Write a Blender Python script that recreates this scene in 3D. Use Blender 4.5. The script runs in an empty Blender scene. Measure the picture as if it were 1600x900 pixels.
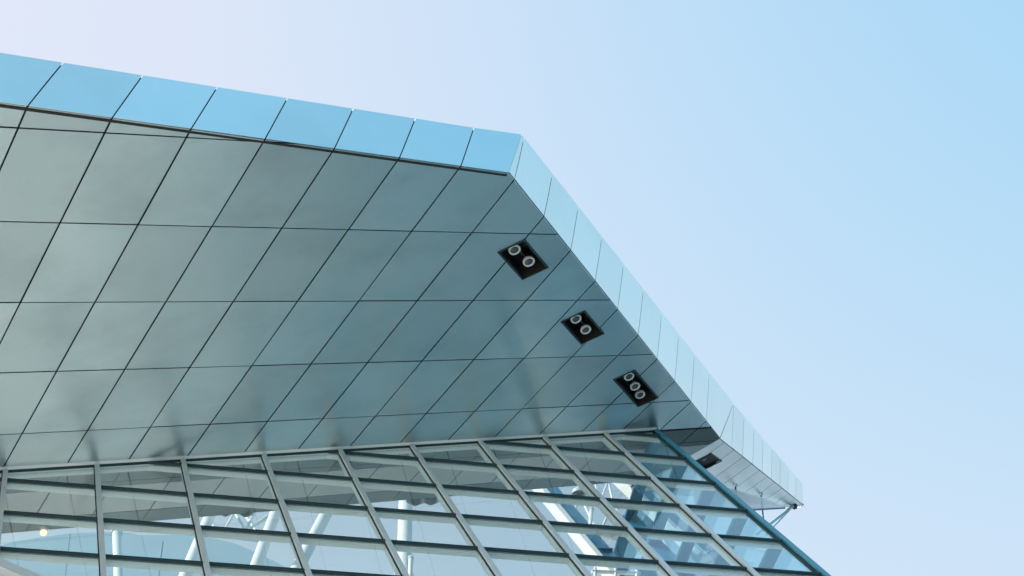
import bpy, math, random
from mathutils import Vector as V, Matrix
random.seed(7)
S = bpy.context.scene
COL = S.collection
R = math.radians

# ------------------------------------------------------------------ camera
CAMP = V((0, 0, 1.6))
PITCH = R(35)
FPX = 2590.0                       # focal length in photo pixels (1600 wide)
cd = bpy.data.cameras.new('camera')
cam = bpy.data.objects.new('camera', cd)
COL.objects.link(cam)
cam.location = CAMP
cam.rotation_euler = (R(90) + PITCH, 0, 0)
cd.sensor_width = 36
cd.lens = FPX / 1600 * 36
cd.clip_end = 9000
S.camera = cam

# ------------------------------------------------------------------ sky + sun
SUN_AZ = R(-80)                    # measured from +Y (view direction), negative = left
SUN_EL = R(40)
w = bpy.data.worlds.new('World')
S.world = w
w.use_nodes = True
nt = w.node_tree
bg = nt.nodes['Background']
sky = nt.nodes.new('ShaderNodeTexSky')
sky.sky_type = 'NISHITA'
sky.sun_disc = False
sky.sun_elevation = SUN_EL
sky.sun_rotation = SUN_AZ
sky.altitude = 200
sky.air_density = 1.5
sky.dust_density = 3.0
sky.ozone_density = 2.0
# film-like response of the sky: each channel rolls off softly, out = A * (1 - exp(-k * c^p))
sep = nt.nodes.new('ShaderNodeSeparateColor')
com = nt.nodes.new('ShaderNodeCombineColor')
nt.links.new(sky.outputs[0], sep.inputs[0])


def wmath(op, a, b_=None):
    q = nt.nodes.new('ShaderNodeMath')
    q.operation = op
    for i_, v_ in enumerate((a, b_)):
        if v_ is None:
            continue
        if isinstance(v_, (int, float)):
            q.inputs[i_].default_value = v_
        else:
            nt.links.new(v_, q.inputs[i_])
    return q.outputs[0]


SKY_GAIN = 1 / (0.15 * 2 ** 0.85)
for ch, (A_, c0, x0, p_) in enumerate(((0.75, 1.43, 1.12, 2.5), (0.82, 2.15, 2.2, 1.5), (0.95, 3.36, 4.0, 1.0))):
    x_ = wmath('MULTIPLY', wmath('POWER', wmath('DIVIDE', sep.outputs[ch], c0), p_), -x0)
    y_ = wmath('SUBTRACT', 1.0, wmath('EXPONENT', x_))
    nt.links.new(wmath('MULTIPLY', y_, A_ * SKY_GAIN), com.inputs[ch])
nt.links.new(com.outputs[0], bg.inputs[0])
bg.inputs[1].default_value = 0.15

sl = bpy.data.lights.new('sun', 'SUN')
so = bpy.data.objects.new('sun', sl)
COL.objects.link(so)
sl.energy = 5.0
sl.angle = R(0.53)
sl.color = (1.0, 0.87, 0.79)
sdir = V((math.sin(SUN_AZ) * math.cos(SUN_EL), math.cos(SUN_AZ) * math.cos(SUN_EL), math.sin(SUN_EL)))
so.rotation_euler = sdir.to_track_quat('Z', 'Y').to_euler()
so.location = (-60, 30, 80)

S.view_settings.view_transform = 'Standard'
S.view_settings.look = 'None'
S.view_settings.exposure = 0.85
S.view_settings.gamma = 1.0
S.render.engine = 'CYCLES'
S.cycles.max_bounces = 12
S.cycles.transparent_max_bounces = 32
S.cycles.glossy_bounces = 6
S.render.resolution_x, S.render.resolution_y = 1024, 576

# ------------------------------------------------------------------ survey frame
FW = V((0, math.cos(PITCH), math.sin(PITCH)))
UP = V((0, -math.sin(PITCH), math.cos(PITCH)))


def ray(x, y):
    return (V((1, 0, 0)) * (x - 800) - UP * (y - 450) + FW * FPX).normalized()


def at(x, y, P, n):
    """surveyed point: sight line meets the plane of the surface it lies on"""
    r = ray(x, y)
    return CAMP + r * ((P - CAMP).dot(n) / r.dot(n))


K = 1.94                           # survey units -> metres
H = V((0.824, 0.464, 0.324)).normalized()      # long joints of the soffit
D = V((-0.474, 0.879, -0.053))
D = (D - H * D.dot(H)).normalized()            # cross joints of the soffit
N = H.cross(D).normalized()                    # soffit normal (up)
M = V((-0.255, 0.655, 0.711)).normalized()     # mullion direction (up the glass)
P0 = V((0.0, 31.954, 23.609))
G0 = P0 + D * 3.68 * K                         # line where glass meets soffit
GN = H.cross(M).normalized()                   # outward normal of the front glass


def soff(h, d, up=0.0):
    return P0 + H * (h * K) + D * (d * K) + N * up


# ------------------------------------------------------------------ materials
def mat(name):
    m = bpy.data.materials.new(name)
    m.use_nodes = True
    t = m.node_tree
    return m, t, t.nodes, t.links, t.nodes['Principled BSDF']


def node(t, kind, **kw):
    q = t.nodes.new(kind)
    for k, v in kw.items():
        setattr(q, k, v)
    return q


def metal(name, col, rough, metallic=1.0, blotch=0.12, vary=0.05, bump=0.0, scale=0.7, rvar=0.08):
    m, t, ns, L, b = mat(name)
    tc = node(t, 'ShaderNodeNewGeometry')
    n1 = node(t, 'ShaderNodeTexNoise')
    n1.inputs['Scale'].default_value = scale
    n1.inputs['Detail'].default_value = 5
    n1.inputs['Roughness'].default_value = 0.6
    L.new(tc.outputs['Position'], n1.inputs['Vector'])
    n2 = node(t, 'ShaderNodeTexNoise')
    n2.inputs['Scale'].default_value = scale * 0.33
    n2.inputs['Detail'].default_value = 2
    L.new(tc.outputs['Position'], n2.inputs['Vector'])
    oi = node(t, 'ShaderNodeObjectInfo')
    mr = node(t, 'ShaderNodeMapRange')
    mr.inputs[1].default_value, mr.inputs[2].default_value = 0.46, 0.74
    mr.inputs[3].default_value, mr.inputs[4].default_value = 1.0, 1.0 - blotch
    L.new(n1.outputs[0], mr.inputs[0])
    mv = node(t, 'ShaderNodeMapRange')
    mv.inputs[3].default_value, mv.inputs[4].default_value = 1 - vary, 1 + vary
    L.new(oi.outputs['Random'], mv.inputs[0])
    mu = node(t, 'ShaderNodeMath', operation='MULTIPLY')
    L.new(mr.outputs[0], mu.inputs[0])
    L.new(mv.outputs[0], mu.inputs[1])
    vm = node(t, 'ShaderNodeVectorMath', operation='SCALE')
    vm.inputs[0].default_value = col
    L.new(mu.outputs[0], vm.inputs['Scale'])
    L.new(vm.outputs[0], b.inputs['Base Color'])
    rr = node(t, 'ShaderNodeMapRange')
    rr.inputs[1].default_value, rr.inputs[2].default_value = 0.3, 0.7
    rr.inputs[3].default_value, rr.inputs[4].default_value = rough - rvar, rough + rvar
    L.new(n2.outputs[0], rr.inputs[0])
    L.new(rr.outputs[0], b.inputs['Roughness'])
    b.inputs['Metallic'].default_value = metallic
    if bump:
        bp = node(t, 'ShaderNodeBump')
        bp.inputs['Strength'].default_value = bump
        bp.inputs['Distance'].default_value = 0.02
        L.new(n2.outputs[0], bp.inputs['Height'])
        L.new(bp.outputs[0], b.inputs['Normal'])
    return m


def paint(name, col, rough=0.5, spec=0.5, blotch=0.08, vary=0.04, scale=1.5):
    return metal(name, col, rough, 0.0, blotch, vary, 0.0, scale, 0.05)


def glass(name, tint, gloss=0.95, r0=0.045, milk=0.03):
    m, t, ns, L, b = mat(name)
    ns.remove(b)
    out = ns['Material Output']
    lw = node(t, 'ShaderNodeLayerWeight')
    lw.inputs['Blend'].default_value = 0.5
    pw = node(t, 'ShaderNodeMath', operation='POWER')
    pw.inputs[1].default_value = 5
    L.new(lw.outputs['Facing'], pw.inputs[0])
    ma = node(t, 'ShaderNodeMath', operation='MULTIPLY_ADD')
    ma.inputs[1].default_value = 1 - r0
    ma.inputs[2].default_value = r0
    L.new(pw.outputs[0], ma.inputs[0])
    tr = node(t, 'ShaderNodeBsdfTransparent')
    tr.inputs[0].default_value = (*tint, 1)
    gl = node(t, 'ShaderNodeBsdfGlossy')
    gl.inputs['Color'].default_value = (gloss, gloss, gloss, 1)
    gl.inputs['Roughness'].default_value = 0.01
    mx = node(t, 'ShaderNodeMixShader')
    L.new(ma.outputs[0], mx.inputs[0])
    L.new(tr.outputs[0], mx.inputs[1])
    L.new(gl.outputs[0], mx.inputs[2])
    tl = node(t, 'ShaderNodeBsdfTranslucent')
    tl.inputs[0].default_value = (0.75, 0.90, 0.93, 1)
    df = node(t, 'ShaderNodeBsdfDiffuse')
    df.inputs[0].default_value = (0.75, 0.90, 0.93, 1)
    dd = node(t, 'ShaderNodeMixShader')
    L.new(tl.outputs[0], dd.inputs[1])
    L.new(df.outputs[0], dd.inputs[2])
    oi = node(t, 'ShaderNodeObjectInfo')
    mv = node(t, 'ShaderNodeMapRange')
    mv.inputs[3].default_value, mv.inputs[4].default_value = milk * 0.5, milk * 1.5  # pale cyan milkiness, strength varies from pane to pane
    L.new(oi.outputs['Random'], mv.inputs[0])
    m2 = node(t, 'ShaderNodeMixShader')
    L.new(mv.outputs[0], m2.inputs[0])
    L.new(mx.outputs[0], m2.inputs[1])
    L.new(dd.outputs[0], m2.inputs[2])
    L.new(m2.outputs[0], out.inputs[0])
    return m


MT = {}
MT['soffit'] = metal('brushed_steel_soffit', (0.495, 0.60, 0.615), 0.40, 1.0, 0.16, 0.07, 0.08, 0.5, 0.05)
MT['fascia'] = metal('fascia_aluminium', (0.92, 0.96, 0.90), 0.30, 1.0, 0.07, 0.05, 0.0, 0.3, 0.04)
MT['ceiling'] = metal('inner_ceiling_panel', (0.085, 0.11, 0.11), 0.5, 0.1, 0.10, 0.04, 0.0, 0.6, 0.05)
MT['rising'] = metal('rising_soffit_metal', (0.70, 0.82, 0.85), 0.36, 1.0, 0.08, 0.04, 0.0, 0.4, 0.04)
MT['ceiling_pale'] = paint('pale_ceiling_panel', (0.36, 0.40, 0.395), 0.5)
MT['void'] = paint('joint_black', (0.012, 0.016, 0.018), 0.7)
MT['roof'] = paint('roof_membrane', (0.30, 0.32, 0.33), 0.7)
MT['cap'] = paint('anodised_cap', (0.66, 0.76, 0.755), 0.45)
MT['fin'] = paint('pale_steel_paint', (0.58, 0.68, 0.675), 0.45)
MT['gasket'] = paint('gasket_black', (0.006, 0.038, 0.047), 0.75)
MT['corner'] = paint('sky_reflection_teal', (0.05, 0.27, 0.36), 0.4)  # teal stands in for sky reflected on the corner post
MT['strut'] = paint('pale_blue_strut_paint', (0.30, 0.50, 0.58), 0.4)
MT['white'] = paint('white_steel_paint', (0.78, 0.77, 0.75), 0.4)
MT['bluefin'] = paint('skylit_shade_blue_steel', (0.004, 0.12, 0.23), 0.35)  # blue of the fins' sky-lit shade put into the colour
MT['black'] = paint('black_housing', (0.014, 0.017, 0.016), 0.45)
MT['ring'] = paint('lamp_ring', (0.62, 0.66, 0.66), 0.4)
MT['glass'] = glass('clear_blue_glass', (0.86, 0.955, 0.965))
MT['sideglass'] = glass('skytint_side_glass', (0.75, 0.915, 0.965))  # deeper cyan tint stands in for blue sky reflected in these bays
MT['concrete'] = paint('concrete', (0.36, 0.35, 0.33), 0.85, 0.3, 0.2, 0.02, 0.8)
mm, t_, _, L_, b_ = mat('lens_glass')
b_.inputs['Base Color'].default_value = (0.05, 0.08, 0.09, 1)
b_.inputs['Roughness'].default_value = 0.12
MT['lens'] = mm
mm, t_, _, L_, b_ = mat('lit_lamp')
b_.inputs['Base Color'].default_value = (1, 0.8, 0.55, 1)
b_.inputs['Emission Color'].default_value = (1, 0.50, 0.22, 1)
b_.inputs['Emission Strength'].default_value = 1.6
MT['lamp'] = mm
# paving
mm, t_, n_, L_, b_ = mat('plaza_paving')
tc = node(t_, 'ShaderNodeNewGeometry')
br = node(t_, 'ShaderNodeTexBrick')
br.inputs['Scale'].default_value = 0.6
br.inputs['Color1'].default_value = (0.64, 0.54, 0.49, 1)
br.inputs['Color2'].default_value = (0.58, 0.49, 0.44, 1)
br.inputs['Mortar'].default_value = (0.20, 0.19, 0.18, 1)
br.inputs['Mortar Size'].default_value = 0.008
L_.new(tc.outputs['Position'], br.inputs['Vector'])
L_.new(br.outputs['Color'], b_.inputs['Base Color'])
b_.inputs['Roughness'].default_value = 0.85
MT['paving'] = mm

# ------------------------------------------------------------------ object helpers
WL = {}                            # world location of every object (no rotations used on parents)


def link(o, parent, loc):
    COL.objects.link(o)
    WL[o] = V(loc)
    if parent:
        o.parent = parent
        o.location = V(loc) - WL[parent]
    else:
        o.location = loc
    return o


def thing(name, label, cat, loc, group=None):
    o = bpy.data.objects.new(name, None)
    o.empty_display_size = 0.3
    link(o, None, loc)
    o['label'] = label
    o['category'] = cat
    if group:
        o['group'] = group
    return o


class MB:
    def __init__(s):
        s.v, s.f, s.smooth = [], [], []

    def add(s, vs, fs, smooth=False):
        k = len(s.v)
        s.v += [V(q) for q in vs]
        s.f += [[i + k for i in f] for f in fs]
        s.smooth += [smooth] * len(fs)

    def prism(s, poly, off):
        """poly: convex 3D loop; extruded by vector off"""
        k = len(poly)
        vs = [V(q) for q in poly] + [V(q) + off for q in poly]
        fs = [list(range(k))[::-1], list(range(k, 2 * k))]
        fs += [[i, (i + 1) % k, k + (i + 1) % k, k + i] for i in range(k)]
        nrm = (vs[1] - vs[0]).cross(vs[2] - vs[1])
        if nrm.dot(off) < 0:
            fs = [f[::-1] for f in fs]
        s.add(vs, fs)

    def beam(s, a, b, ex, x0, x1, ey, y0, y1):
        """box running a->b with cross section [x0,x1] along ex, [y0,y1] along ey"""
        s.prism([a + ex * x0 + ey * y0, b + ex * x0 + ey * y0, b + ex * x1 + ey * y0, a + ex * x1 + ey * y0], ey * (y1 - y0))

    def tube(s, pts, rad, seg=14, caps=True):
        rs = rad if isinstance(rad, (list, tuple)) else [rad] * len(pts)
        pts = [V(p) for p in pts]
        vs, fs = [], []
        ref = None
        for i, p in enumerate(pts):
            a = pts[max(i - 1, 0)]
            b = pts[min(i + 1, len(pts) - 1)]
            d = (b - a).normalized()
            if ref is None:
                ref = d.orthogonal().normalized()
            x = (ref - d * ref.dot(d)).normalized()
            ref = x
            y = d.cross(x)
            for j in range(seg):
                t = 2 * math.pi * j / seg
                vs.append(p + (x * math.cos(t) + y * math.sin(t)) * rs[i])
        for i in range(len(pts) - 1):
            for j in range(seg):
                j2 = (j + 1) % seg
                fs.append([i * seg + j, i * seg + j2, (i + 1) * seg + j2, (i + 1) * seg + j])
        s.add(vs, fs, True)
        if caps:
            k = (len(pts) - 1) * seg
            s.add(vs[:seg], [list(range(seg))[::-1]])
            s.add(vs[k:k + seg], [list(range(seg))])

    def lathe(s, c, ax, prof, seg=24):
        """prof: list of (radius, height along ax)"""
        ax = ax.normalized()
        x = ax.orthogonal().normalized()
        y = ax.cross(x)
        vs, fs = [], []
        for r, h in prof:
            for j in range(seg):
                t = 2 * math.pi * j / seg
                vs.append(c + ax * h + (x * math.cos(t) + y * math.sin(t)) * r)
        for i in range(len(prof) - 1):
            for j in range(seg):
                j2 = (j + 1) % seg
                fs.append([i * seg + j, i * seg + j2, (i + 1) * seg + j2, (i + 1) * seg + j])
        s.add(vs, fs, True)

    def build(s, name, m, parent=None, label=None):
        c = V((0, 0, 0))
        for q in s.v:
            c += q
        c /= max(1, len(s.v))
        me = bpy.data.meshes.new(name)
        me.from_pydata([q - c for q in s.v], [], s.f)
        me.materials.append(MT[m] if isinstance(m, str) else m)
        me.polygons.foreach_set('use_smooth', s.smooth)
        me.update()
        o = bpy.data.objects.new(name, me)
        link(o, parent, c)
        if label:
            o['label'] = label
        return o


def clip(poly, p, q):
    """keep the part of a convex 2D polygon on the left of the directed line p->q"""
    out = []
    ex, ey = q[0] - p[0], q[1] - p[1]
    sd = [ex * (v[1] - p[1]) - ey * (v[0] - p[0]) for v in poly]
    for i in range(len(poly)):
        a, b = poly[i], poly[(i + 1) % len(poly)]
        sa, sb = sd[i], sd[(i + 1) % len(poly)]
        if sa >= 0:
            out.append(a)
        if sa * sb < 0:
            t = sa / (sa - sb)
            out.append((a[0] + (b[0] - a[0]) * t, a[1] + (b[1] - a[1]) * t))
    return out


def area(poly):
    return 0.5 * sum(poly[i][0] * poly[(i + 1) % len(poly)][1] - poly[(i + 1) % len(poly)][0] * poly[i][1] for i in range(len(poly)))


def ccw(poly):
    return poly if area(poly) > 0 else poly[::-1]


def inset(poly, g):
    poly = ccw(poly)
    out = poly
    k = len(poly)
    for i in range(k):
        a, b = poly[i], poly[(i + 1) % k]
        l = math.hypot(b[0] - a[0], b[1] - a[1])
        if l < 1e-6:
            continue
        nx, ny = -(b[1] - a[1]) / l * g, (b[0] - a[0]) / l * g
        out = clip(out, (a[0] + nx, a[1] + ny), (b[0] + nx, b[1] + ny))
        if len(out) < 3:
            return []
    return out


def dedupe(poly, e=1e-4):
    out = []
    for p in poly:
        if not out or math.hypot(p[0] - out[-1][0], p[1] - out[-1][1]) > e:
            out.append(p)
    if len(out) > 1 and math.hypot(out[0][0] - out[-1][0], out[0][1] - out[-1][1]) < e:
        out.pop()
    return out


# ------------------------------------------------------------------ ground and plinth
g = MB()
g.add([(-4000, -4000, 0), (4000, -4000, 0), (4000, 4000, 0), (-4000, 4000, 0)], [[0, 1, 2, 3]])
o = g.build('ground', 'paving')
o['kind'] = 'structure'

# river out of view, added and shaped to reflect teal into the soffit
mm, t_, n_, L_, b_ = mat('river_water')
b_.inputs['Base Color'].default_value = (0.02, 0.10, 0.125, 1)
b_.inputs['Roughness'].default_value = 0.12
b_.inputs['IOR'].default_value = 1.33
tc = node(t_, 'ShaderNodeNewGeometry')
nz = node(t_, 'ShaderNodeTexNoise')
nz.inputs['Scale'].default_value = 0.8
nz.inputs['Detail'].default_value = 4
L_.new(tc.outputs['Position'], nz.inputs['Vector'])
bp = node(t_, 'ShaderNodeBump')
bp.inputs['Strength'].default_value = 0.5
bp.inputs['Distance'].default_value = 0.3
L_.new(nz.outputs[0], bp.inputs['Height'])
L_.new(bp.outputs[0], b_.inputs['Normal'])
MT['water'] = mm
g = MB()
g.add([(16, -3900, 0.01), (3900, -3900, 0.01), (3900, 3900, 0.01), (-3900, 3900, 0.01), (-3900, 420, 0.01), (-60, 150, 0.01), (-3, 84, 0.01), (7, 46, 0.01)],
      [[0, 1, 7], [1, 2, 7], [7, 2, 6], [6, 2, 5], [5, 2, 3], [5, 3, 4]])
o = g.build('unseen_river', 'water')
o['kind'] = 'structure'

# ================================================================== OVERHANGING ROOF
E0 = (-10.6, -2.496 - 0.1125 * (10.6 - 1.476))   # left end of the front edge (h, d)
K0 = (-1.476, -2.496)                            # outer corner
PF = (6.378, 4.093)                              # fold on the side edge
CR = (-0.234 / 0.549)                            # crease slope dh/dd
DIN = 5.42                                       # inner end of the ceiling behind the glass
CRI = (PF[0] + CR * (DIN - PF[1]), DIN)
DG = 3.68
CRG = (PF[0] + CR * 0.42, PF[1] + 0.42)

roof = thing('overhanging_roof', 'folded metal clad roof overhang with gridded steel underside above the glass wall', 'roof overhang', soff(-1.5, 3.0))

k3 = lambda p, up=0.0: soff(p[0], p[1], up)
K3 = k3(K0)
E3 = k3(E0)
P3 = k3(PF)
eF = (K3 - E3).normalized()
FD = ray(1249.6, -1310.2)
FN = eF.cross(FD).normalized()
if FN.y > 0:
    FN = -FN
KT = at(815, 210, K3, FN)
ET = E3 + FD * 1.615
eA = (P3 - K3).normalized()
SN = eA.cross(KT - K3).normalized()
if SN.x < 0:
    SN = -SN
PT = at(1146, 630, K3, SN)
GD = ray(1402.3, -1714.5)
GD = (GD - SN * GD.dot(SN)).normalized()
Q3 = k3((PF[0] + CR * 0.549, PF[1] + 0.549))
# second (rising) soffit beyond the fold; its edge keeps the same bearing in plan
r = ray(1257.5, 791)
TIP = CAMP + r * (60.0 / r.y)
BN = (Q3 - P3).cross(TIP - P3).normalized()
if BN.z < 0:
    BN = -BN
eB = (TIP - P3).normalized()
TN = eB.cross(GD).normalized()
if TN.x < 0:
    TN = -TN
TT = at(1247, 748, P3, TN)                        # top of the far end

LEAN = FD / FD.dot(N)                             # edges lean back like the fascia
BOXES = [  # (centre h,d), half long, half short, lamps along long axis (m, offset)
    dict(c=(-0.344, -0.877), hl=0.425, hs=0.163, lamps=[(804, 390), (826.4, 408.6)], r=0.125,
         label='recessed black light box with two round spotlights nearest the roof corner'),
    dict(c=(1.473, 0.644), hl=0.428, hs=0.160, lamps=[(900, 498), (915.3, 515)], r=0.125,
         label='recessed black light box with two spotlights, middle of the soffit edge'),
    dict(c=(3.484, 2.33), hl=0.640, hs=0.157, lamps=[(983, 588), (992.4, 603.5), (1000.3, 616.6)], r=0.130,
         label='recessed black light box with three round spotlights in a row'),
]
AX = ((0.649 / 0.8424), (0.537 / 0.8424))         # along the side edge, in (h, d)
for b in BOXES:
    l = math.hypot(6.378 + 1.476, 4.093 + 2.496)
    b['ax'] = (7.854 / l, 6.589 / l)
    ax, ay = b['ax']
    cx, cy = b['c']
    hl, hs = b['hl'], b['hs']
    b['rect'] = [(cx + sx * ax * hl - sy * ay * hs, cy + sx * ay * hl + sy * ax * hs) for sx, sy in ((-1, -1), (1, -1), (1, 1), (-1, 1))]


def subtract(poly, rect):
    """convex poly minus convex rect -> convex pieces"""
    rect = ccw(rect)
    rest = poly
    pieces = []
    for i in range(len(rect)):
        a, b = rect[i], rect[(i + 1) % len(rect)]
        out = clip(rest, b, a)
        if len(out) > 2 and abs(area(out)) > 1e-5:
            pieces.append(out)
        rest = clip(rest, a, b)
        if len(rest) < 3:
            return pieces
    return pieces


# backing sheet of the soffit: the dark void behind the open joints (open above the light boxes)
bk = MB()
pieces = [[E0, K0, PF, CRI, (-10.6, DIN)]]
pieces = [inset(ccw(pieces[0]), 0.02)]
for b in BOXES:
    nx = []
    for p in pieces:
        nx += subtract(p, b['rect'])
    pieces = nx
for p in pieces:
    p = dedupe(ccw(p))
    if len(p) > 2:
        bk.prism([soff(q[0], q[1]) + LEAN * 0.06 for q in p], LEAN * 0.02)
soffit = bk.build('soffit', 'void', roof, 'dark joints behind the steel soffit panels')
IN2 = -(FN + SN) * 0.03

JG = 0.0095                                       # half joint, survey units
H0, HS = 0.207, 0.7735
D0, DS = -2.785, 1.388


def soffit_cells(dmin, dmax, matname, parent, name='panel'):
    for i in range(-14, 10):
        for j in range(-2, 7):
            h0, h1 = H0 + HS * i, H0 + HS * (i + 1)
            d0, d1 = D0 + DS * j, D0 + DS * (j + 1)
            poly = [(h0, d0), (h1, d0), (h1, d1), (h0, d1)]
            poly = clip(poly, E0, K0)
            if len(poly) > 2:
                poly = clip(poly, K0, PF)
            if len(poly) > 2:
                poly = clip(poly, PF, CRI)
            if len(poly) > 2:
                poly = clip(poly, (100, dmax), (-100, dmax))
            if len(poly) > 2:
                poly = clip(poly, (-100, dmin), (100, dmin))
            if len(poly) < 3 or abs(area(poly)) < 0.0012:
                continue
            poly = dedupe(inset(dedupe(poly), JG))
            if len(poly) < 3:
                continue
            pieces = [poly]
            for b in BOXES:
                nx = []
                grown = inset(b['rect'], -0.004)
                for p in pieces:
                    cut = subtract(p, b['rect'])
                    nx += cut
                pieces = nx
            m = MB()
            tl = [random.uniform(-0.004, 0.004) for _ in range(3)]
            for p in pieces:
                p = dedupe(ccw(p))
                if len(p) < 3:
                    continue
                m.prism([soff(q[0], q[1], tl[0] * (q[0] - h0) + tl[1] * (q[1] - d0)) for q in p], LEAN * 0.045)
            if m.v:
                m.build(name, matname, parent)


soffit_cells(-9, DG - 0.012, 'soffit', soffit)
# ceiling continuing behind the glass
bk = MB()
bk.prism([soff(-10.6, DG + 0.2, 0.10), k3(CRG, 0.10), k3(CRI, 0.10), soff(-10.6, DIN, 0.10)], N * 0.03)
ceil = bk.build('inner_ceiling', 'void', roof)
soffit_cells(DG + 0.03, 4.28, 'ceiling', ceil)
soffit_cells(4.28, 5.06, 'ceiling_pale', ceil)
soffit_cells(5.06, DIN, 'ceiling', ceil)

# ---- front fascia
BOW = 0.007
def fascia_panel(m, a, b, ta, tb, nrm, gap, thick=0.05, low=0.011):
    """quad a-b (bottom), ta-tb (top), shrunk by gap on the joints, thickness inwards"""
    d = (b - a).normalized()
    u1 = (ta - a).normalized()
    q = [a + d * gap + u1 * low, b - d * gap + u1 * low, tb - d * gap, ta + d * gap]
    NS = 6
    vs, fs = [], []
    for k in range(NS + 1):
        t = k / NS
        o_ = nrm * (BOW * (1 - (2 * t - 1) ** 2) - 0.0)
        vs += [q[0].lerp(q[3], t) + o_, q[1].lerp(q[2], t) + o_]
    flip = (q[1] - q[0]).cross(q[3] - q[0]).dot(nrm) < 0
    for k in range(NS):
        f = [2 * k, 2 * k + 1, 2 * k + 3, 2 * k + 2]
        fs.append(f[::-1] if flip else f)
    m.add(vs, fs, True)
    # returns into the joints
    n0 = len(vs)
    L_side = [vs[2 * k] for k in range(NS + 1)]
    R_side = [vs[2 * k + 1] for k in range(NS + 1)]
    for side_ in (L_side, R_side):
        m.add(side_ + [p - nrm * thick for p in side_], [[k, k + 1, NS + 2 + k, NS + 1 + k] for k in range(NS)])
    for e0, e1, tk in ((vs[0], vs[1], 0.008), (vs[-2], vs[-1], thick)):
        m.add([e0, e1, e1 - nrm * tk, e0 - nrm * tk], [[0, 1, 2, 3]])


def hit_front(h):
    """front edge point at soffit joint h"""
    t = (h - K0[0]) / (E0[0] - K0[0])
    return K3.lerp(E3, t)


bk = MB()
bk.prism([E3 - FN * 0.06, K3 - FN * 0.06, KT - FN * 0.06 - FD * 0.03, ET - FN * 0.06 - FD * 0.03], -FN * 0.05)
ff = bk.build('front_fascia', 'void', roof)
hs = [H0 + HS * i for i in range(-13, -2)] + [K0[0]]
hs = [h for h in hs if h > E0[0] and h <= K0[0]]
for i in range(len(hs) - 1):
    a, b = hit_front(hs[i]), hit_front(hs[i + 1])
    if (b - a).length < 0.2:
        continue
    hgt = 1.60 + 0.02 * math.sin(i)
    ta = a + FD * 1.60
    tb = b + FD * 1.60
    if i == len(hs) - 2:
        tb = KT
    m = MB()
    fascia_panel(m, a, b, ta, tb, FN, 0.014)
    m.build('panel', 'fascia', ff)

# ---- side fascia, first stretch
bk = MB()
bk.prism([K3 - SN * 0.06, P3 - SN * 0.06, PT - SN * 0.06, KT - SN * 0.06], -SN * 0.05)
sf = bk.build('side_fascia', 'void', roof)
edge_pts = [K3]
for i in range(-2, 10):
    h = H0 + HS * i
    t = (h - K0[0]) / (PF[0] - K0[0])
    if 0.01 < t < 0.995:
        edge_pts.append(K3.lerp(P3, t))
edge_pts.append(P3)


def top_on(p, dirv, a, b, nrm):
    """where the joint from p along dirv meets the top edge a-b (in plane nrm)"""
    ed = (b - a).normalized()
    q = nrm.cross(ed)
    t = (a - p).dot(q) / dirv.dot(q)
    return p + dirv * t


for i in range(len(edge_pts) - 1):
    a, b = edge_pts[i], edge_pts[i + 1]
    ta = KT if i == 0 else top_on(a, GD, KT, PT, SN)
    tb = PT if i == len(edge_pts) - 2 else top_on(b, GD, KT, PT, SN)
    m = MB()
    fascia_panel(m, a, b, ta, tb, SN, 0.016, low=0.04)
    m.build('panel', 'fascia', sf)

# ---- side fascia beyond the fold and its rounded end
bk = MB()
bk.prism([P3 - TN * 0.06, TIP - TN * 0.06, TT - TN * 0.06, PT - TN * 0.06], -TN * 0.05)
sb = bk.build('far_fascia', 'void', roof)
tmid = at(1200, 694, P3, TN)
NB = 9
prev = None
for i in range(NB + 1):
    a = P3.lerp(TIP, i / NB * 0.97)
    if i == 0:
        ta = PT
    else:
        ta = top_on(a, GD, PT, TT, TN)
    if prev:
        m = MB()
        fascia_panel(m, prev[0], a, prev[1], ta, TN, 0.022, low=0.03)
        m.build('panel', 'fascia', sb)
    prev = (a, ta)
# rounded nose
m = MB()
a, ta = prev
inn = (-TN * 0.9 + BN.cross(eB) * 0).normalized()
nose_b = [a]
nose_t = [ta]
back_dir = -TN
for k in range(1, 6):
    ang = k / 5 * R(85)
    nose_b.append(a + eB * (math.sin(ang) * 0.95) + back_dir * ((1 - math.cos(ang)) * 0.9))
    nose_t.append(ta + eB * (math.sin(ang) * 0.45 - 0.0) + back_dir * ((1 - math.cos(ang)) * 0.9) - GD * (0.25 * (k / 5) ** 2))
for k in range(5):
    q = [nose_b[k], nose_b[k + 1], nose_t[k + 1], nose_t[k]]
    m.add(q, [[0, 1, 2, 3]], True)
m.build('end_cap', 'fascia', sb)

# ---- rising soffit beyond the fold
def bpt(x, y):
    return at(x, y, P3, BN)


INN = [bpt(1062, 720), bpt(1112, 742), bpt(1150, 762.5), bpt(1180, 770), bpt(1216, 782), bpt(1246, 794)]
inner_a = P3 + (Q3 - P3) * 3.0
inner_b = bpt(1243, 793.5)
bk = MB()
bk.prism([q + BN * 0.07 for q in (P3, TIP, inner_b, inner_a)], BN * 0.03)
sb2 = bk.build('rising_soffit', 'void', roof, 'pale rising soffit strip beyond the fold')
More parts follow.
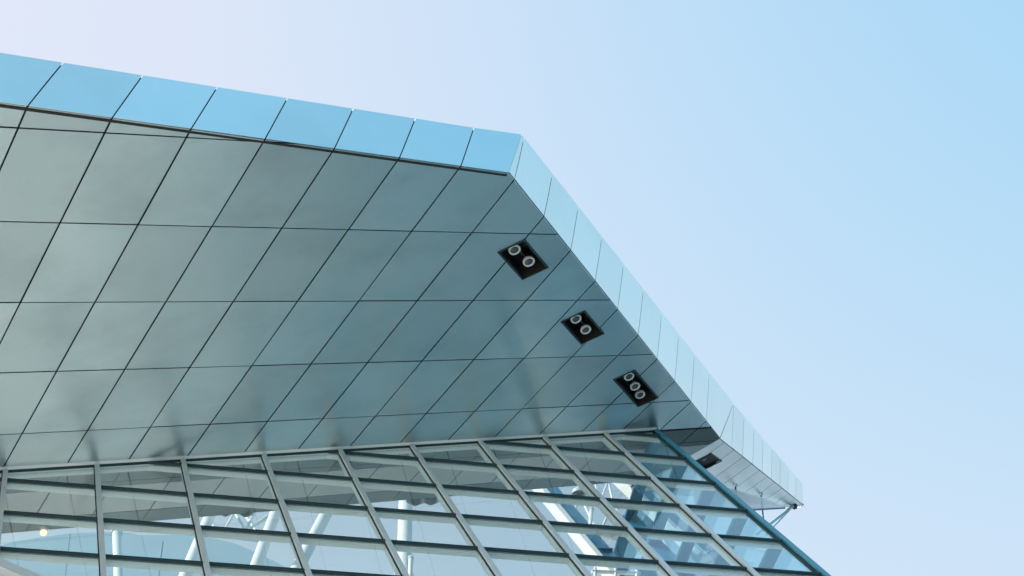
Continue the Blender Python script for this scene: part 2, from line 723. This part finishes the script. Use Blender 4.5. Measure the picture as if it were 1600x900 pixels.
# light box in this strip
bq = [bpt(1085.5, 722), bpt(1102.6, 733.5), bpt(1126, 719.5), bpt(1109.5, 708)]
bu = eB
bv = (BN.cross(bu)).normalized()
to2 = lambda p: ((p - P3).dot(bu), (p - P3).dot(bv))
fr2 = lambda q, up=0.0: P3 + bu * q[0] + bv * q[1] + BN * up
box4 = ccw([to2(p) for p in bq])
quad2 = ccw([to2(p) for p in (P3, TIP, inner_b, inner_a)])
ja, jb = [], []
jdir = bpt(1109.5, 737) - bpt(1151.5, 706)
j2 = (jdir.dot(bu), jdir.dot(bv))
NJ = 16
span = (TIP - P3).length / 11
for i in range(NJ + 1):
    p = (span * (i - 4.55), 0.0)
    ja.append((p[0] - j2[0], p[1] - j2[1]))
    jb.append((p[0] + j2[0] * 3, p[1] + j2[1] * 3))
for i in range(NJ):
    poly = ccw([ja[i], ja[i + 1], jb[i + 1], jb[i]])
    for e_ in range(4):
        if len(poly) > 2:
            poly = clip(poly, quad2[e_], quad2[(e_ + 1) % 4])
    if len(poly) < 3 or abs(area(poly)) < 0.02:
        continue
    poly = dedupe(inset(dedupe(poly), 0.020))
    if len(poly) < 3:
        continue
    m = MB()
    for p in subtract(poly, box4):
        p = dedupe(ccw(p))
        if len(p) > 2:
            m.prism([fr2(q) for q in p], BN * 0.045)
    if m.v:
        m.build('panel', 'rising', sb2)

# ---- roof deck closing the top, and inner edge
m = MB()
upv = V((0, 0, 1))
inA = soff(-10.6, DIN, 1.5)
inB = k3(CRI, 1.7)
dE, dK, dP, dT = ET - FD * 0.06 - FN * 0.12, KT - FD * 0.06 + IN2 * 4, PT - FD * 0.06 - SN * 0.12, TT - FD * 0.06 - TN * 0.12
m.add([dE, dK, inA, inB], [[0, 1, 3, 2]])
m.add([dK, dP, inB], [[0, 1, 2]])
inC = inner_b + BN * 1.4
m.add([dP, dT, inC, inB], [[0, 1, 2, 3]])
m.build('roof_deck', 'roof', roof)
m = MB()
m.add([soff(-10.6, DIN, 0.0), k3(CRI, 0.0), inB, inA], [[0, 1, 2, 3]])
m.build('inner_upstand', 'ceiling', roof)
m = MB()
m.add([inner_a, inner_b, inC, inB], [[0, 1, 2, 3]])
m.build('inner_upstand', 'ceiling', roof)
m = MB()
m.add([E3, ET, inA, soff(-10.6, DIN, 0)], [[0, 1, 2, 3]])
m.build('end_wall', 'roof', roof)

# ================================================================== LIGHT BOXES
def light_box(label, corners, n_up, depth, lamps, lr, tilt):
    """corners: ccw rectangle in 3D on the soffit face, first edge = long side"""
    c = sum(corners, V()) / 4
    u = (corners[1] - corners[0]).normalized()
    v = n_up.cross(u).normalized()
    if (corners[2] - corners[1]).dot(v) < 0:
        v = -v
    lu = (corners[1] - corners[0]).length / 2
    lv = (corners[2] - corners[1]).dot(v) / 2
    th = thing('recessed_light_box', label, 'light box', c, 'light boxes let into the soffit')
    m = MB()
    w_ = 0.02
    for sgn in (-1, 1):
        m.beam(c - u * lu, c + u * lu, v, sgn * lv - w_ * (sgn > 0), sgn * lv + w_ * (sgn < 0), n_up, -0.012, depth)
        m.beam(c - v * (lv - w_), c + v * (lv - w_), u, sgn * lu - w_ * (sgn > 0), sgn * lu + w_ * (sgn < 0), n_up, -0.012, depth)
    m.prism([c + u * a * lu + v * b * lv + n_up * depth for a, b in ((-1, -1), (1, -1), (1, 1), (-1, 1))], n_up * 0.03)
    m.build('housing', 'black', th)
    m = MB()
    for sgn in (-1, 1):
        m.beam(c - u * (lu + 0.025), c + u * (lu + 0.025), v, sgn * (lv + 0.0125) - 0.012, sgn * (lv + 0.0125) + 0.012, n_up, -0.02, 0.01)
        m.beam(c - v * lv, c + v * lv, u, sgn * (lu + 0.0125) - 0.012, sgn * (lu + 0.0125) + 0.012, n_up, -0.018, 0.01)
    m.build('trim', 'gasket', th)
    # tray wall sloping across the recess, seen at the near corner
    m = MB()
    m.beam(c - u * (lu - 0.05) + n_up * 0.02, c + u * (lu - 0.05) + n_up * 0.02, v, -0.02, 0.02, n_up, 0.20, 0.26)
    m.build('mounting_rail', 'gasket', th)
    for (lx, ly) in lamps:
        p = at(lx, ly, c + n_up * 0.10, n_up)
        p = c + n_up * 0.10 + u * max(-lu + lr * 1.15, min(lu - lr * 1.15, (p - c).dot(u))) + v * max(-lv + lr * 1.15, min(lv - lr * 1.15, (p - c).dot(v)))
        ax = -(n_up + tilt).normalized()
        m = MB()
        m.lathe(p, ax, [(0.02, -0.30), (lr * 0.75, -0.27), (lr * 0.95, -0.10), (lr * 0.97, 0.0), (lr * 0.70, -0.005)], 26)
        lamp = m.build('spotlight', 'black', th)
        m = MB()
        m.lathe(p, ax, [(lr * 0.70, 0.0), (lr * 0.72, 0.018), (lr * 1.0, 0.022), (lr * 1.04, -0.02), (lr * 0.97, -0.05)], 28)
        m.build('ring', 'ring', lamp)
        m = MB()
        m.lathe(p, ax, [(lr * 0.71, -0.01), (lr * 0.45, 0.004), (0.001, 0.010)], 26)
        m.build('lens', 'lens', lamp)
        m = MB()
        m.beam(p - ax * 0.10 - v * lr * 1.1, p - ax * 0.10 + v * lr * 1.1, u, -0.015, 0.015, n_up, 0.02, 0.05)
        m.build('bracket', 'gasket', lamp)
    return th


for b in BOXES:
    light_box(b['label'], [soff(q[0], q[1]) for q in ccw(b['rect'])], N, 0.42, b['lamps'], b['r'] * 1.1, V((0.05, 0.35, 0)))
box3d = [fr2(q) for q in box4]
if (box3d[1] - box3d[0]).length < (box3d[2] - box3d[1]).length:
    box3d = box3d[1:] + box3d[:1]
light_box('black light box in the pale soffit strip beyond the fold', box3d, BN, 0.40, [(1100, 716)], 0.09, V((0, 0.3, 0)))

# ================================================================== FRONT GLASS WALL
TS = -0.45                                        # transoms stay level: slope against H
MS = 2.165                                        # mullion spacing along H
A0 = 9.2                                          # corner
MA = [A0] + [7.32 - MS * i for i in range(0, 12)]
TB = [1.30 - 2.18 * i for i in range(-3, 13)]
BMIN = -17.5


def gl(a, b, out=0.0):
    return G0 + H * a + M * b + GN * out


front = thing('glass_wall', 'sloping front glass wall with grey mullions and level dark transoms under the roof', 'glass wall', gl(0, BMIN))
MXV = M.cross(GN).normalized()                    # across the mullion, in the glass plane
if MXV.x < 0:
    MXV = -MXV
# panes
AE = MA[::-1]
for i in range(len(AE) - 1):
    a0, a1 = AE[i], AE[i + 1]
    for k in range(len(TB) - 1):
        t1, t0 = TB[k], TB[k + 1]
        poly = [(a0, t0 + TS * a0), (a1, t0 + TS * a1), (a1, t1 + TS * a1), (a0, t1 + TS * a0)]
        poly = clip(poly, (100, -0.06), (-100, -0.06))
        if len(poly) > 2:
            poly = clip(poly, (-100, BMIN), (100, BMIN))
        if len(poly) < 3 or abs(area(poly)) < 0.02:
            continue
        poly = dedupe(inset(dedupe(poly), 0.02))
        if len(poly) < 3:
            continue
        if max(q[1] for q in poly) < -13.4:
            continue
        m = MB()
        m.prism([gl(q[0], q[1], 0.0) for q in poly], -GN * 0.02)
        m.build('pane', 'glass', front)
# mullions
for i, a in enumerate(MA):
    if i == 0:
        continue
    m = MB()
    m.beam(gl(a, BMIN, -0.03), gl(a, -0.02, -0.03), MXV, -0.035, 0.035, GN, -0.19, 0.0)
    mu = m.build('mullion', 'fin', front)
    m = MB()
    m.beam(gl(a, BMIN, 0.012), gl(a, -0.05, 0.012), MXV, -0.055, 0.055, GN, 0.0, 0.085)
    m.build('cap', 'cap', mu)
    m = MB()
    m.beam(gl(a, BMIN), gl(a, -0.05), MXV, -0.080, -0.02, GN, 0.001, 0.030)
    m.build('gasket', 'gasket', mu)
# transoms
for k, c in enumerate(TB):
    for i in range(len(AE) - 1):
        a0, a1 = AE[i] + 0.05, AE[i + 1] - 0.05
        b0, b1 = c + TS * a0, c + TS * a1
        if b0 <= BMIN or b1 < BMIN - 1:
            continue
        if max(b0, b1) < -13.4:
            continue
        def bar(m, half, o0, o1):
            poly = [(a0, b0 - half), (a1, b1 - half), (a1, b1 + half), (a0, b0 + half)]
            poly = dedupe(clip(poly, (100, -0.153), (-100, -0.153)))
            if len(poly) > 2 and abs(area(poly)) > 0.004:
                m.prism([gl(q[0], q[1], o0) for q in ccw(poly)], GN * (o1 - o0))
        m = MB()
        bar(m, 0.04, -0.165, -0.025)
        if not m.v:
            continue
        tr = m.build('transom', 'fin', front)
        m = MB()
        bar(m, 0.035, 0.001, 0.07)
        if m.v:
            m.build('gasket', 'gasket', tr)
# head frame along the soffit: cover cap, dark shadow gap and inner rail
m = MB()
m.beam(gl(AE[0], -0.06), gl(A0 + 0.02, -0.06), M, -0.09, 0.0, GN, 0.072, 0.150)
hd = m.build('head_frame', 'cap', front)
m = MB()
m.beam(gl(AE[0], -0.06), gl(A0, -0.06), M, -0.085, -0.005, GN, 0.0, 0.071)
m.build('gasket', 'gasket', hd)
m = MB()
m.beam(gl(AE[0], -0.06), gl(A0, -0.06), M, -0.09, 0.0, GN, -0.165, -0.002)
m.build('rail', 'fin', hd)
# corner post
m = MB()
m.beam(gl(A0, BMIN), gl(A0, -0.02), MXV, -0.07, 0.08, GN, -0.06, 0.09)
cp = m.build('corner_post', 'corner', front)
m = MB()
m.beam(gl(A0 - 0.03, BMIN), gl(A0 - 0.03, -0.05), MXV, -0.075, -0.045, GN, -0.06, 0.03)
m.build('gasket', 'gasket', cp)

# ================================================================== SIDE GLASS WALL
SD = V((-0.087, 0.996, 0.0)).normalized()
C0 = gl(A0, 0, -0.05)
SGN = SD.cross(M).normalized()                    # points away from the building
if SGN.x < 0:
    SGN = -SGN
side = thing('glass_wall', 'side glass wall with deep fins painted in sky-lit shade blue turning the corner at the right', 'glass wall', C0 + M * BMIN)
LEN = 10.0
for k, c in enumerate(TB):
    b = c + TS * A0
    if b < -15 or b > 3:
        continue
    p = C0 + M * b + SD * 0.1
    q = p + SD * LEN
    if b < 0:
        m = MB()
        m.beam(p, q, SGN, -0.42, -0.02, M, -0.05, 0.05)
        m.build('transom', 'bluefin', side)
    b1 = TB[k - 1] + TS * A0 if k else b + 2.18
    if b < -0.5:
        b1 = min(b1, -0.3)
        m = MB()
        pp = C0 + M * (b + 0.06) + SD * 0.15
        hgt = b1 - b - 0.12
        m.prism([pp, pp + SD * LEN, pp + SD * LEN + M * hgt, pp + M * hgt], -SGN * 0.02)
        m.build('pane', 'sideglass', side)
for t in (5.0, 10.05):
    m = MB()
    p = C0 + SD * t
    m.beam(p + M * BMIN, p - M * 0.3, SGN, -0.34, 0.06, SD, -0.05, 0.05)
    m.build('mullion', 'bluefin', side)

# ================================================================== INSIDE THE HALL
def inside(x, y, depth):
    """point on the plane parallel to the front glass, depth metres behind it"""
    return at(x, y, G0 - GN * depth, GN)


def steel_tube(name, label, cat, pts, rad, matname='white', group=None, foot=True):
    th = thing(name, label, cat, pts[-1], group)
    m = MB()
    m.tube(pts, rad, 18)
    m.build('shaft', matname, th)
    d = (pts[-1] - pts[0]).normalized()
    for p, sg in ((pts[0], 1), (pts[-1], -1)):
        m = MB()
        m.tube([p, p + d * sg * 0.10], (rad if not isinstance(rad, (list, tuple)) else rad[0]) * 1.35, 18)
        m.build('flange', matname, th)
    return th


def raking_beam(label, p, q, wid, dep):
    th = thing('raking_column', label, 'column', q)
    d = (q - p).normalized()
    sx = d.cross(GN).normalized()
    if sx.x < 0:
        sx = -sx
    m = MB()
    m.beam(p, q, sx, -wid * 0.5, wid * 0.5, GN, -dep, -0.03)
    m.build('shade_face', 'bluefin', th)  # blue colour stands in for the beam side in sky-lit shade
    m = MB()
    m.beam(p, q, sx, -wid * 0.85, -wid * 0.5 - 0.002, GN, -dep * 1.05, 0.05)
    m.build('flange', 'white', th)  # white strip stands in for the sunlit top face of the beam
    for t in (0.2, 0.5, 0.8):
        m = MB()
        c = p.lerp(q, t)
        m.beam(c, c + d * 0.06, sx, -wid * 0.49, wid * 0.49, GN, -0.03, 0.06)
        m.build('stiffener', 'bluefin', th)


raking_beam('deep raking steel beam with a sunlit edge painted white behind the glass next to the corner', inside(975, 738, 4.0), inside(1330, 1062, 4.0), 0.50, 0.35)
raking_beam('raking steel beam with a sunlit edge painted white, seen left of the deep corner beam', inside(842, 738, 5.0), inside(1080, 1018, 5.0), 0.55, 0.35)
steel_tube('raking_column', 'thin blue grey upright behind the last mullion bays', 'column',
           [inside(1012, 742, 6.0), inside(1018, 905, 6.0)], 0.17, 'bluefin')
steel_tube('column', 'bright upright white column behind the fifth glass bay', 'column',
           [inside(634, 765, 5.5), inside(631, 905, 5.5)], 0.24)
steel_tube('brace', 'short white leaning tube left of the upright column, the upper one', 'brace',
           [inside(524, 775, 5.5), inside(448, 920, 5.5)], 0.20)
steel_tube('brace', 'white leaning tube near the middle of the fourth glass bay', 'brace',
           [inside(440, 775, 5.5), inside(386, 922, 5.5)], 0.18)
steel_tube('brace', 'white leaning tube at the mullion left of the steel bracing', 'brace',
           [inside(340, 776, 5.5), inside(280, 922, 5.5)], 0.18)
# V shaped bracing
th = thing('bracing', 'slender grey V shaped steel bracing under the inner ceiling', 'brace', inside(384, 830, 6))
for q in ((362, 792), (400, 794), (428, 800)):
    m = MB()
    m.tube([inside(384, 830, 6), inside(*q, 6)], 0.05, 10)
    m.build('rod', 'fin', th)
th = thing('space_frame', 'white tubular truss behind the third and fourth glass bays', 'truss', inside(400, 860, 7.5))
zz = [(310, 792), (345, 838), (372, 790), (412, 846), (446, 788)]
for i in range(len(zz) - 1):
    m = MB()
    m.tube([inside(*zz[i], 7.5), inside(*zz[i + 1], 7.5)], 0.045, 10)
    m.build('diagonal', 'white', th)
for pth in ((zz[0], zz[4]), (zz[1], zz[3])):
    m = MB()
    m.tube([inside(*pth[0], 7.5), inside(*pth[1], 7.5)], 0.05, 12)
    m.build('chord', 'white', th)
th = thing('space_frame', 'white tubular truss behind the right hand glass bays above the low rails', 'truss', inside(930, 820, 6.5))
zz = [(856, 772), (884, 822), (908, 778), (936, 836), (958, 786), (990, 848), (1012, 796), (1046, 862)]
for i in range(len(zz) - 1):
    m = MB()
    m.tube([inside(*zz[i], 6.5), inside(*zz[i + 1], 6.5)], 0.05, 10)
    m.build('diagonal', 'white', th)
for pth in ((zz[0], zz[6]), (zz[1], zz[7])):
    m = MB()
    m.tube([inside(*pth[0], 6.5), inside(*pth[1], 6.5)], 0.075, 12)
    m.build('chord', 'white', th)
th = thing('handrail', 'short white horizontal rails low behind the right hand glass bays', 'rail', inside(960, 893, 4.5))
for y in (893, 903):
    m = MB()
    m.tube([inside(925, y, 4.5), inside(1000, y + 3, 4.5)], 0.06, 10)
    m.build('rail', 'white', th)
for x in (930, 962, 995):
    m = MB()
    m.tube([inside(x, 888, 4.5), inside(x, 930, 4.5)], 0.05, 10)
    m.build('post', 'white', th)
th = thing('bracing', 'cluster of small white steel struts behind the eighth glass bay', 'brace', inside(935, 782, 5))
for q0, q1 in (((905, 752), (915, 780)), ((915, 780), (928, 750)), ((928, 750), (938, 784)), ((938, 784), (950, 752)), ((950, 752), (958, 784)), ((903, 751), (962, 753)), ((912, 781), (960, 786))):
    m = MB()
    m.tube([inside(*q0, 5), inside(*q1, 5)], 0.045, 8)
    m.build('rod', 'white', th)
# upright inside lower left
steel_tube('post', 'short grey post standing in the second glass bay from the left', 'post',
           [inside(182, 832, 5.0), inside(186, 925, 5.0)], 0.13, 'fin')
steel_tube('post', 'small bright post under a fin right of the upright column', 'post',
           [inside(642, 872, 5.0), inside(639, 935, 5.0)], 0.07, 'white')
steel_tube('post', 'small grey post between the two raking columns', 'post',
           [inside(924, 796, 5.0), inside(922, 826, 5.0)], 0.07, 'white')

# curved panelled volume at the lower left
th = thing('curved_pod', 'curved pale blue metal volume with fine joints inside the lower left glass', 'interior volume', inside(200, 1000, 7))
top = [(-20, 858), (20, 847), (60, 840), (110, 833.5), (160, 831), (205, 833), (255, 845), (300, 858), (345, 872), (390, 886), (430, 899), (470, 913)]
front_pts = [inside(x, y, 6.5) for x, y in top]
low = [inside(x - 20, 1010, 6.5) for x, y in top]
backd = V((0.15, 0.95, 0.12)) * 5
podm = metal('pod_metal', (0.36, 0.50, 0.56), 0.4, 0.3, 0.05, 0.03, 0, 0.4)
for i0, i1 in ((0, 3), (3, 6), (6, 9), (9, 11)):
    m = MB()
    for i in range(i0, i1):
        a, b = front_pts[i], front_pts[i + 1]
        la, lb = low[i], low[i + 1]
        gp = (b - a).normalized() * 0.015
        if i == i0:
            a = a + gp; la = la + gp
        if i == i1 - 1:
            b = b - gp; lb = lb - gp
        m.add([a, b, lb, la], [[0, 1, 2, 3]])
        m.add([a, b, b + backd, a + backd], [[0, 1, 2, 3]])
    m.build('panel', podm, th)
m = MB()
top2 = [(205, 836), (300, 836), (340, 842), (372, 851), (410, 868), (478, 901), (520, 925)]
for i in range(len(top2) - 1):
    a, b = inside(*top2[i], 7.5), inside(*top2[i + 1], 7.5)
    la, lb = inside(top2[i][0], 1010, 7.5), inside(top2[i + 1][0], 1010, 7.5)
    m.add([a, b, lb, la], [[0, 1, 2, 3]])
    m.add([a, b, b + backd, a + backd], [[0, 1, 2, 3]])
m.build('rear_panel', podm, th)

# lamps
def globe_lamp(x, y, depth, lit, label, rad=0.16):
    p = inside(x, y, depth)
    th = thing('pendant_lamp', label, 'lamp', p)
    m = MB()
    m.lathe(p, V((0, 0, 1)), [(0.001, -rad)] + [(rad * math.cos(R(a)), rad * math.sin(R(a))) for a in range(-75, 90, 15)] + [(0.001, rad)], 18)
    m.build('bulb', 'lamp' if lit else 'black', th)
    m = MB()
    kk = 0.55 if lit else 1.0
    m.lathe(p + V((0, 0, rad * (0.8 if lit else 0))), V((0, 0, 1)), [(rad * 1.5 * kk, -rad * 0.2), (rad * 1.3, rad * 0.6), (rad * 0.5, rad * 1.3), (0.03, rad * 1.5)], 18)
    m.build('shade', 'fin', th)
    m = MB()
    m.tube([p + V((0, 0, rad * 1.4)), p + V((0, 0, 1.6))], 0.015, 6)
    m.build('cable', 'gasket', th)


globe_lamp(68, 832, 2.4, True, 'small lit orange lamp behind the leftmost glass bay', 0.085)
globe_lamp(649, 781, 4.6, False, 'round dark ceiling lamp right of the upright column', 0.2)
globe_lamp(352, 799, 4.6, False, 'round dark ceiling lamp in the third glass bay, the left one', 0.16)
globe_lamp(384, 800, 4.6, False, 'round dark ceiling lamp in the third glass bay, the right one', 0.16)
globe_lamp(905, 770, 4.4, False, 'round dark ceiling lamp above the right hand truss', 0.17)
globe_lamp(673, 780, 4.6, False, 'round dark ceiling lamp, the right one of the pair', 0.2)

# ================================================================== FAR END: rods and struts below the rising soffit
rods = thing('tie_rods', 'thin steel struts from the roof tip down to the side glass wall', 'strut', bpt(1240, 792))
tipb = bpt(1240, 790)
for (x, y, dz) in ((1183, 834, 0), (1196, 836, 0)):
    m = MB()
    p = CAMP + ray(x, y) * ((tipb - CAMP).length * 0.92)
    m.tube([tipb, p], 0.06 if x < 1190 else 0.035, 8)
    m.build('strut', 'strut', rods)
m = MB()
m.tube([tipb - eB * 0.1, tipb + eB * 0.25], 0.13, 10)
m.build('clevis', 'gasket', rods)
for x, y, y2 in ((1149, 758, 790), (1189, 772, 812), (1097, 745, 800)):
    th = thing('hanger_rod', {1149: 'thin hanger rod right beside the corner post, below the pale soffit',
                              1189: 'thin hanger rod farthest right, near the tip struts',
                              1097: 'thin hanger rod seen through the upper corner glass'}[x], 'rod', bpt(x, y))
    m = MB()
    a = bpt(x, y) + V((0, 0, 0.02))
    l = (y2 - y) / 2590 * (a - CAMP).length * 1.25
    m.tube([a, a - V((0, 0, l))], 0.03, 8)
    m.build('rod', 'bluefin', th)
    m = MB()
    m.lathe(a, V((0, 0, -1)), [(0.09, -0.01), (0.09, 0.03), (0.03, 0.08)], 12)
    m.build('ceiling_plate', 'cap', th)

mm, t_, n_, L_, b_ = mat('frosted_glass')
n_.remove(b_)
tl_ = node(t_, 'ShaderNodeBsdfTranslucent')
tl_.inputs[0].default_value = (0.92, 0.94, 0.95, 1)
tp_ = node(t_, 'ShaderNodeBsdfTransparent')
mx_ = node(t_, 'ShaderNodeMixShader')
mx_.inputs[0].default_value = 0.45
L_.new(tl_.outputs[0], mx_.inputs[1])
L_.new(tp_.outputs[0], mx_.inputs[2])
L_.new(mx_.outputs[0], n_['Material Output'].inputs[0])
MT['frost'] = mm
LP = P3 - BN * 1.1
th = thing('glass_canopy', 'pale frosted glass canopy hanging under the far roof tip beside the corner post', 'canopy', at(1180, 785, LP, BN))
cq = [(1085, 752), (1140, 764), (1192, 778), (1226, 793), (1160, 797), (1085, 790)]
for i0 in range(2):
    px = (cq[0], cq[1], cq[4], cq[5]) if i0 == 0 else (cq[1], cq[2], cq[3], cq[4])
    m = MB()
    m.prism([at(x, y, LP, BN) for x, y in px], BN * 0.03)
    m.build('pane', 'frost', th)
m = MB()
m.tube([at(1085, 790.5, LP, BN), at(1160, 797.5, LP, BN), at(1226, 793.5, LP, BN)], 0.035, 8)
m.build('edge_tube', 'bluefin', th)

# beam crossing the lower left corner
th = thing('edge_beam', 'grey metal edge beam crossing the lower left corner in front of the glass', 'beam', gl(-10, BMIN, 0.8))
pa = at(-70, 857, G0 + GN * 0.8, GN)
pb = at(150, 950, G0 + GN * 0.8, GN)
d = (pb - pa).normalized()
e1 = GN
e2 = d.cross(e1).normalized()
m = MB()
m.beam(pa, pb, e1, -0.10, 0.10, e2, -0.14, 0.14)
m.build('beam', 'cap', th)
m = MB()
m.beam(pa - e1 * 0.102, pb - e1 * 0.102, e1, -0.12, 0.0, e2, -0.10, 0.30)
m.build('underside', 'gasket', th)
